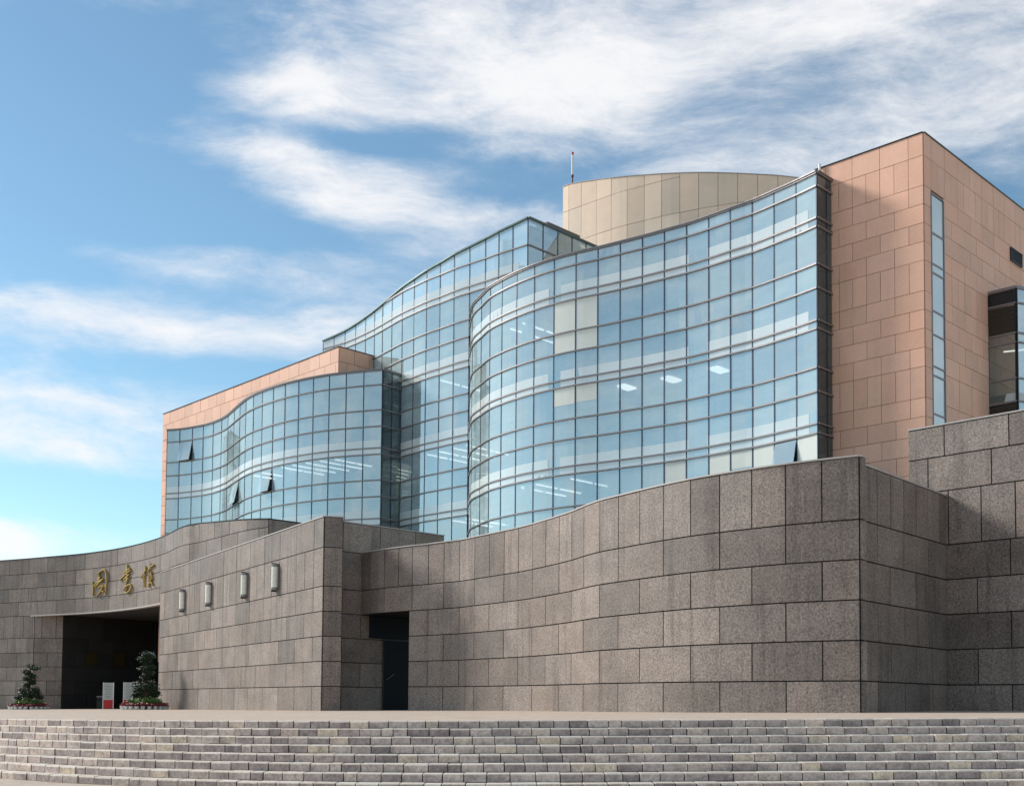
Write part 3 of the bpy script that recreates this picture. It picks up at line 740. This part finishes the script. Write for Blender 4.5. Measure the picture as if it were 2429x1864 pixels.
# low left wing
G3_PTS = [(-24.27, 78.91), (-23.29, 78.61), (-22.24, 78.03), (-21.33, 77.42), (-20.43, 76.59), (-19.6, 75.58), (-18.9, 74.51), (-18.15, 73.1), (-17.47, 71.81), (-16.81, 70.63), (-16.1, 69.57), (-15.35, 68.68), (-14.5, 67.79), (-13.63, 67.0), (-12.69, 66.29), (-11.71, 65.66), (-10.69, 65.1), (-9.65, 64.67), (-8.59, 64.29), (-7.49, 63.94)]
p3 = Path(G3_PTS); S3 = p3.ctrl
rows3 = [19.05, 18.22, 16.78, 15.84, 14.60, 14.24, 12.76, 11.82, 10.57, 10.2, 8.8]
g3 = thing('glass_wing', 'lower glass wing with three tilted windows under the pink roof block', 'building', (-15, 71, 0))
curtain(g3, p3, S3, rows3, opens=[(1, 1), (7, 5), (11, 5)])
v, f = slab(p3, 0, p3.L, 19.085, 19.14, -.3, .10, step=.4); mesh('roof_edge', v, f, METAL, g3)
bk3 = back_lerp(p3, [(-24.9, 81.6), (-17.5, 77.0), (-13.0, 72.2), (-9.9, 69.0), (-7.0, 65.4)])
interior(g3, p3, bk3, [(14.24, 14.6), (10.2, 10.57), (6.2, 6.55)], .1, p3.L - .08, 6.2, 19.0, rail_rows=[(15.84, 16.78), (11.82, 12.76)], S=S3)
roof(g3, p3, bk3, .05, p3.L - .05, 19.06)
for i in (9, 10, 12, 13, 14, 15, 16):
    q = p3.off(S3[i] + .5, -1.1); tubes(g3, [q, q + VD * 1.6] if i > 11 else [q], 14.24, VD)
for i in (5, 12):
    q = p3.off(S3[i] + .2, -1.2); column(g3, q, 6.3, 18.9, .28)
pr3 = Path([(-7.49, 63.94), (-6.5, 65.05)], False)
curtain(g3, pr3, [0, pr3.L / 2, pr3.L], rows3, m=GLASSD)
v, f = slab(pr3, 0, pr3.L, 19.085, 19.14, -.3, .10); mesh('roof_edge', v, f, METAL, g3)
v, f = slab(Path([(-24.95, 81.7), (-24.28, 78.95)], False), 0, 2.8, 4, 19.04, -.15, 0); mesh('end_wall', v, f, PINK, g3)

# ------------------------------------------------------------------ pink stone blocks
tp = thing('stone_tower', 'pink stone tower with a narrow vertical window strip', 'tower', (16, 46, 0))
TW0, TWc = Vector((12.0, 44.68)), Vector((15.22, 41.58))
pt1 = Path([tuple(TW0), tuple(TWc)], False); pt2 = Path([tuple(TWc), tuple(TWc + Vector((.712, .702)) * 13.5)], False)
v, f = poly_prism([tuple(TW0), tuple(TWc), tuple(pt2.p[1]), tuple(pt2.p[1] + (TW0 - TWc))], 3.0, 21.58); mesh('tower_core', v, f, PJOINT, tp)
lt = [21.6, 20.74, 19.6, 18.89, 18.18, 17.47, 16.76, 15.61, 14.90, 14.19, 13.48, 12.77, 11.6, 10.89, 10.18, 9.47, 8.76, 7.6, 6.9, 6.2]
TALL = (1, 6, 11, 16)
ctl, ctr = [], []
for k in range(len(lt) - 1):
    z1, z0 = lt[k], lt[k + 1]
    if k in TALL: J = sorted([0.0] + [pt1.L - .57 * i for i in range(8) if pt1.L - .57 * i > .1])
    else: J = sorted([0.0, pt1.L] + [pt1.L - 1.14 * i - (.57 if k % 2 == 0 else 0) for i in range(5) if pt1.L - 1.14 * i - (.57 if k % 2 == 0 else 0) > .15])
    J = [J[0]] + [b for a, b in zip(J, J[1:]) if b - a > .1]
    ctl.append((z0, z1, J))
    ph = 1.13 if k % 2 else .565
    if k in TALL: Jr = joints(pt2.L, .565, .55)
    else: Jr = joints(pt2.L, 1.13, ph)
    if z0 < 19.5:
        ctr.append((z0, z1, [0.0, .52])); ctr.append((z0, z1, [1.58] + [j for j in Jr if j > 1.8]))
    else: ctr.append((z0, z1, Jr))
tiles(tp, pt1, ctl, PINK, gap=.009, proud=.035)
tiles(tp, pt2, ctr, PINK, gap=.009, proud=.035)
for pth in (pt1, pt2):
    v, f = slab(pth, 0, pth.L, 21.602, 21.64, -.3, .07); mesh('roof_edge', v, f, ROOFM if pth is pt2 else DARKM, tp)
SW = FRIT  # reflected cloud painted as pale pane colour
zs = [19.45, 17.98, 16.8, 16.46, 15.0, 14.1, 12.9, 12.55, 11.1, 10.2, 8.9]
pts_ = Path([tuple(p_ + pt2.nrm(1.0) * .02) for p_ in pt2.p], False)
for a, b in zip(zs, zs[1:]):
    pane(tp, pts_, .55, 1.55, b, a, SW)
for z in zs[1:-1]:
    v, f = slab(pt2, .53, 1.57, z - .03, z + .03, 0.001, .05); mesh('transom', v, f, METAL, tp)
v, f = merge([slab(pt2, .5, .55, 8.9, 19.47, .001, .06), slab(pt2, 1.55, 1.6, 8.9, 19.47, .001, .06), slab(pt2, .55, 1.55, 19.45, 19.5, .001, .055)]); mesh('window_frame', v, f, METAL, tp)
v, f = slab(pt2, .56, 1.54, 8.9, 19.44, -.24, -.2); mesh('window_lining', v, f, INTW, tp)
vt = thing('wall_vent', 'small dark louvred vent high on the pink tower', 'vent', (20.9, 47.2, 19.0))
v, f = slab(pt2, 7.9, 9.0, 19.0, 19.5, .036, .05); mesh('back_plate', v, f, DARKM, vt)
v, f = merge([slab(pt2, 7.86, 7.9, 18.96, 19.54, .04, .1), slab(pt2, 9.0, 9.04, 18.96, 19.54, .04, .1), slab(pt2, 7.9, 9.0, 18.96, 19.0, .04, .095), slab(pt2, 7.9, 9.0, 19.5, 19.54, .04, .095)]); mesh('vent_frame', v, f, DARKM, vt)
for k in range(6):
    v, f = slab(pt2, 7.9, 9.0, 19.02 + k * .08, 19.05 + k * .08, .052, .09); mesh('slat', v, f, DARKM, vt)
q = pt1.off(.28, .12); v, f = tube([(q.x, q.y, 20.4), (q.x, q.y, 21.75)], .05, 8); mesh('downpipe', v, f, WHITE, tp)

# bay with louvres on the tower's far flank
by = thing('glass_bay', 'projecting bay with louvres and glass on the flank of the pink tower', 'bay', (20, 45.2, 6))
B0 = Vector((19.2, 45.52)); BD = Vector((.72, -.69))
pb1 = Path([tuple(B0), tuple(B0 + BD * 1.14)], False); Bc = B0 + BD * 1.14
pb2 = Path([tuple(Bc), tuple(Bc + Vector((.93, .36)) * 3.2)], False)
for pth, m in ((pb1, GLASSD), (pb2, GLASS)):
    zz = [16.92, 16.32, 15.11, 14.73, 13.28, 12.35, 11.0, 9.6]
    for a, b in zip(zz, zz[1:]):
        if pth is pb1 and (a, b) in ((16.32, 15.11), (12.35, 11.0), (16.92, 16.32)):
            v, f = slab(pth, .02, pth.L - .02, b + .04, a - .04, -.1, -.06); mesh('back_plate', v, f, DARKM, by)
            if a != 16.92:
                nsl = int((a - b - .1) / .085)
                for k in range(nsl):
                    z = b + .06 + k * .085; v, f = slab(pth, .06, pth.L - .06, z, z + .035, -.055, .02); mesh('louvre', v, f, LOUV, by)
        else:
            L = [0, pth.L] if pth is pb1 else [0, 1.1, 2.2, 3.2]
            for c, d in zip(L, L[1:]): pane(by, pth, c, d, b, a, m)
    for z in zz:
        v, f = slab(pth, 0, pth.L, z - .03, z + .03, -.04, .06); mesh('transom', v, f, METAL, by)
    v, f = slab(pth, 0, .05, 9.6, 16.88, -.05, .04); mesh('mullion', v, f, DARKM, by)
    v, f = slab(pth, pth.L - .05, pth.L, 9.6, 16.88, -.05, .04); mesh('mullion', v, f, DARKM, by)
v, f = poly_prism([tuple(B0), tuple(Bc), tuple(pb2.p[1]), tuple(pb2.p[1] + VD * 1.4 - BD * 1.3)], 16.95, 17.03); mesh('roof', v, f, METAL, by)
v, f = poly_prism([tuple(B0), tuple(Bc), tuple(pb2.p[1]), tuple(pb2.p[1] + VD * 1.4 - BD * 1.3)], 12.36, 12.7); mesh('floor_slab', v, f, CEIL, by)
qb = B0 + BD * .5 + Vector((1.0, .5)); tubes(by, [qb], 14.73, Vector((.9, -.4)), 1.2)

# pink roof block behind the low wing
pk = thing('roof_block', 'long low pink stone roof block rising above the lower glass wing', 'roof block', (-18, 75, 19))
pP = Path([(-25.66, 82.47), (-10.34, 66.26)], False); pPr = Path([(-10.34, 66.26), tuple(Vector((-10.34, 66.26)) + VD * 2.75)], False)
lp = [21.1, 20.24, 19.1, 18.3]
v, f = poly_prism([tuple(pP.p[0]), tuple(pP.p[1]), tuple(pPr.p[1]), tuple(pP.p[0] + VD * 2.75)], 19.09, 21.08); mesh('block_core', v, f, PJOINT, pk)
tiles(pk, pP, [(20.24, 21.1, joints(pP.L, 1.13, 1.1)), (19.12, 20.24, joints(pP.L, 1.13, .55))], PINK, gap=.012, proud=.035)
tiles(pk, pPr, [(20.24, 21.1, joints(pPr.L, 1.13, 1.1)), (19.12, 20.24, joints(pPr.L, .9, .55))], PINK, gap=.012, proud=.035)
for pth in (pP, pPr):
    v, f = slab(pth, 0, pth.L, 21.102, 21.14, -.3, .07); mesh('roof_edge', v, f, DARKM, pk)
v, f = slab(pP, 0, 1.6, 3, 19.08, -.4, 0); mesh('pier_core', v, f, PJOINT, pk)
zz = 19.1; cp = []
for h in (.8, .71, .71, .71, 1.15, .71, .71, .71, .71, 1.15, .71, .71): cp.append((zz - h, zz, [0.0, .57, 1.6])); zz -= h
tiles(pk, pP, cp, PINK, gap=.012, proud=.035)

# beige curved rooftop block and mast
DR = [(2.8, 65.4), (3.14, 65.06), (3.82, 64.44), (4.64, 63.7), (5.47, 62.97), (6.3, 62.33), (7.18, 61.78), (8.07, 61.19), (8.98, 60.7), (9.92, 60.24), (10.8, 59.86), (11.7, 59.5), (12.59, 59.16), (13.48, 58.81), (14.38, 58.45), (15.28, 58.1), (16.18, 57.76)]
pD = Path(DR)
DT = [(0.0, 30.43), (0.47, 30.43), (1.4, 30.28), (2.5, 30.07), (3.6, 29.84), (4.65, 29.64), (5.69, 29.46), (6.75, 29.26), (7.8, 29.07), (8.84, 28.89), (9.88, 28.69), (10.92, 28.48), (11.96, 28.26), (13.0, 28.03), (14.01, 27.74), (17.66, 26.74)]
def topd(x):
    for (a, za), (b, zb) in zip(DT, DT[1:]):
        if x <= b: return za + (zb - za) * (x - a) / (b - a)
    return 26.7
bd = thing('roof_block', 'curved beige stone rooftop block with a sloping top edge', 'roof block', (8, 57, 20))
v, f = slab(pD, 0, pD.L, 20.9, lambda x: topd(x) - .01, -.5, 0); mesh('block_core', v, f, BJOINT, bd)
JD = [0, .47, 1.40] + [2.50 + 1.054 * i for i in range(14)] + [pD.L]
for a, b in zip(JD, JD[1:]):
    tm = topd((a + b) / 2)
    lv = [28.88, 26.9, 24.92, 22.88, 20.96]
    if tm > 29.08: tiles(bd, pD, [(28.88, topd, [a, b])], BEIGE, gap=.012, proud=.035)
    for z1, z0 in zip(lv, lv[1:]):
        if tm <= z0 + .1: continue
        tiles(bd, pD, [(z0, z1 if tm >= z1 + (.2 if z1 == 28.88 else .08) else topd, [a, b])], BEIGE, gap=.012, proud=.035)
v, f = slab(pD, 0, pD.L, lambda x: topd(x) + .002, lambda x: topd(x) + .04, -.5, .06); mesh('roof_edge', v, f, COPE, bd)
v, f = slab(Path([tuple(Vector(DR[0]) + Vector((1.9, 3.0))), DR[0]], False), 0, 3.5, 20.9, 30.3, -.3, 0); mesh('end_wall', v, f, BEIGE, bd)
ms = thing('roof_mast', 'slim lightning mast on the beige block, white upper half with red tip', 'mast', (3.32, 65.22, 30.27))
v, f = tube([(3.32, 65.22, 29.95), (3.32, 65.22, 30.99)], .045, 8); mesh('lower_pole', v, f, RUST, ms)
v, f = tube([(3.32, 65.22, 30.97), (3.32, 65.22, 31.08)], .085, 8); mesh('collar', v, f, RUST, ms)
v, f = tube([(3.32, 65.22, 31.08), (3.32, 65.22, 32.30)], .055, 8); mesh('upper_pole', v, f, WHITE, ms)
v, f = tube([(3.32, 65.22, 32.30), (3.32, 65.22, 32.43)], .075, 8); mesh('tip', v, f, REDP, ms)

# ------------------------------------------------------------------ things by the entrance
def leafball(c, rx, rz, n, size, rnd):
    V, F = [], []
    for _ in range(n):
        while True:
            p = Vector((rnd.uniform(-1, 1), rnd.uniform(-1, 1), rnd.uniform(-1, 1)))
            if .25 < p.length < 1: break
        p = p * rnd.uniform(.55, 1.3); q = Vector(c) + Vector((p.x * rx, p.y * rx, p.z * rz)); a = Vector((rnd.gauss(0, 1), rnd.gauss(0, 1), rnd.gauss(0, .6))).normalized(); b = a.orthogonal().normalized() * size * rnd.uniform(.35, .6); a = a * size * rnd.uniform(.7, 1.2)
        k = len(V); V += [tuple(q - a), tuple(q + b), tuple(q + a), tuple(q - b)]; F.append((k, k + 1, k + 2, k + 3))
    return V, F
def planter(x, y, R_, h, which, lab, seed, slim=1.0):
    rnd = random.Random(seed); z = plaza_z(x)
    npt = 22
    for i in range(npt):
        a = 2 * math.pi * i / npt + .1; px, py = x + R_ * math.cos(a), y + R_ * math.sin(a)
        V, F = cyl((px, py), .10, .15, z, z + .22, 10); k = len(V)
        o = mesh('flower_pot', V, F, POTM, origin=(px, py, z)); tag(o, 'small white flower pot in the ring around the %s' % which, 'flower pot', 'white flower pots ringed round the %s' % which)
    V, F = [], []
    for _ in range(900):
        a = rnd.uniform(0, 2 * math.pi); r = R_ * rnd.uniform(.72, 1.08)
        v, f = leafball((x + r * math.cos(a), y + r * math.sin(a), z + rnd.uniform(.2, .42)), .08, .06, 1, .09, rnd); k = len(V); V += v; F += [tuple(i + k for i in g) for g in f]
    tag(mesh('bedding_flowers', V, F, REDF, origin=(x, y, z)), 'dark red bedding flowers ringed round the %s' % which, 'flowers', kind='stuff')
    V, F = [], []
    for _ in range(900):
        a = rnd.uniform(0, 2 * math.pi); r = R_ * math.sqrt(rnd.uniform(0, .62)); v, f = leafball((x + r * math.cos(a), y + r * math.sin(a), z + rnd.uniform(.25, .8) * (1.15 - .5 * r / R_)), .1, .1, 1, .12, rnd); k = len(V); V += v; F += [tuple(i + k for i in g) for g in f]
    tag(mesh('low_foliage', V, F, LEAFB, origin=(x, y, z)), 'bright green low foliage under the %s' % which, 'foliage', kind='stuff')
    t = thing('clipped_tree', lab, 'tree', (x, y, z))
    trunk = [(x, y, z), (x + .12, y, z + h * .25), (x - .15, y + .1, z + h * .48), (x + .1, y, z + h * .68), (x + .02, y, z + h * .9)]
    parts = [tube(trunk, [.14, .11, .09, .07, .03], 7)]
    pads = [(-.62, .1, .33, .36, .24), (-.35, -.2, .40, .34, .2), (.66, -.1, .35, .36, .25), (.36, .2, .42, .34, .2), (.05, .4, .38, .36, .22), (0, -.4, .36, .36, .2), (-.75, 0, .25, .24, .16), (.8, .1, .27, .22, .15),
            (-.16, 0, .54, .26, .16), (.2, .1, .60, .28, .16), (-.22, .05, .68, .28, .15), (.26, -.1, .72, .26, .15), (-.05, 0, .80, .3, .15), (-.34, 0, .84, .22, .1), (.32, 0, .90, .32, .12), (-.02, .1, .95, .3, .11)]
    pads = [(dx * slim + rnd.uniform(-.08, .08), dy * slim, hz + rnd.uniform(-.015, .015), rx * rnd.uniform(.8, 1.15), rz * rnd.uniform(.75, 1.2)) for dx, dy, hz, rx, rz in pads]
    for dx, dy, hz, rx, rz in pads:
        b = (x + dx * h / 3.4, y + dy, z + h * hz); ti = min(range(5), key=lambda i: abs(trunk[i][2] - b[2] + .2)); parts.append(tube([trunk[ti], ((trunk[ti][0] + b[0]) / 2, (trunk[ti][1] + b[1]) / 2, (trunk[ti][2] + b[2]) / 2 + .08), b], [.06, .045, .02], 5))
    v, f = merge(parts); mesh('trunk', v, f, BARK, t)
    v, f = merge([leafball((x + dx * h / 3.4, y + dy, z + h * hz), rx * h / 3.4 * 1.2, rz * h / 3.4 * 1.4, 230, .08, rnd) for dx, dy, hz, rx, rz in pads]); mesh('crown', v, f, LEAF, t)
planter(-36.5, 86.2, 1.32, 3.4, 'left-hand clipped tree', 'clipped tree of layered dark pads standing before the bare entrance wall', 3)
planter(-23.95, 74.4, 1.40, 3.9, 'clipped tree at the lamp wall', 'clipped tree in the porch shade at the end of the lamp wall', 5, .72)
# make the ring descriptions findable
for o in COL.objects:
    if 'label' in o and 'left-hand clipped tree' in o['label']: o['label'] = o['label'].replace('left-hand clipped tree', 'clipped tree before the bare entrance wall')
    if 'group' in o and 'left-hand clipped tree' in o['group']: o['group'] = o['group'].replace('left-hand clipped tree', 'clipped tree before the bare entrance wall')

def notice(x, y, lab):
    z = plaza_z(x); t = thing('notice_board', lab, 'notice board', (x, y, z)); d = Vector((1, .12)).normalized(); n = Vector((d.y, -d.x))
    for s_ in (-.38, .38):
        v, f = obox(Vector((x, y)) + d * s_, d, .05, .08, z, z + 2.02); mesh('post', v, f, STEEL, t)
    v, f = obox((x, y), d, .70, .05, z + .70, z + 2.0); mesh('printed_panel', v, f, BOARD, t)
    v, f = obox((x, y), d, .70, .055, z + .04, z + .69); mesh('red_panel', v, f, REDP, t)
    parts = [obox(Vector((x, y)) + n * .029 + d * (0 if k else -.05), d, [.3, .5, .46, .5, .42, .48, .5, .36, .44][k], .006, z + 1.84 - k * .125, z + 1.875 - k * .125) for k in range(9)]
    v, f = merge(parts); mesh('print_lines', v, f, PRINT, t)
notice(-30.65, 86.6, 'white notice board with a red foot standing clear in the porch')
notice(-28.9, 86.0, 'white notice board with its red foot hidden by the planter flowers')
tb = thing('litter_bin', 'small dark litter bin against the shaded porch wall', 'litter bin', (-33.2, 92.0, plaza_z(-33)))
zb = plaza_z(-33.4); v, f = obox((-33.2, 92.0), (1, .3), .5, .4, zb, zb + .95); mesh('body', v, f, DARKM, tb)
v, f = obox((-33.2, 92.0), (1, .3), .56, .46, zb + .952, zb + 1.03); mesh('lid', v, f, METAL, tb)
v, f = obox((-33.23, 91.78), (1, .3), .3, .03, zb + .66, zb + .82); mesh('slot', v, f, JOINT, tb)
for i, s_ in enumerate((1.9, 4.5)):
    q = pEi.off(s_ + .45, .05); t = thing('wall_plaque', ['bronze plaque on the porch wall closer to the daylight', 'bronze plaque deeper in the shaded porch'][i], 'plaque', (q.x, q.y, 3.2), 'bronze plaques in the porch')
    v, f = slab(pEi, s_, s_ + 1.1, 3.05, 4.15, .047, .08); mesh('plate', v, f, BRONZE, t)
    v, f = merge([slab(pEi, s_ - .05, s_, 3.0, 4.2, .05, .1), slab(pEi, s_ + 1.1, s_ + 1.15, 3.0, 4.2, .05, .1), slab(pEi, s_, s_ + 1.1, 3.0, 3.05, .05, .1), slab(pEi, s_, s_ + 1.1, 4.15, 4.2, .05, .1)]); mesh('plaque_frame', v, f, DARKM, t)
for o in list(COL.objects):
    if 'base' in o: del o['base']
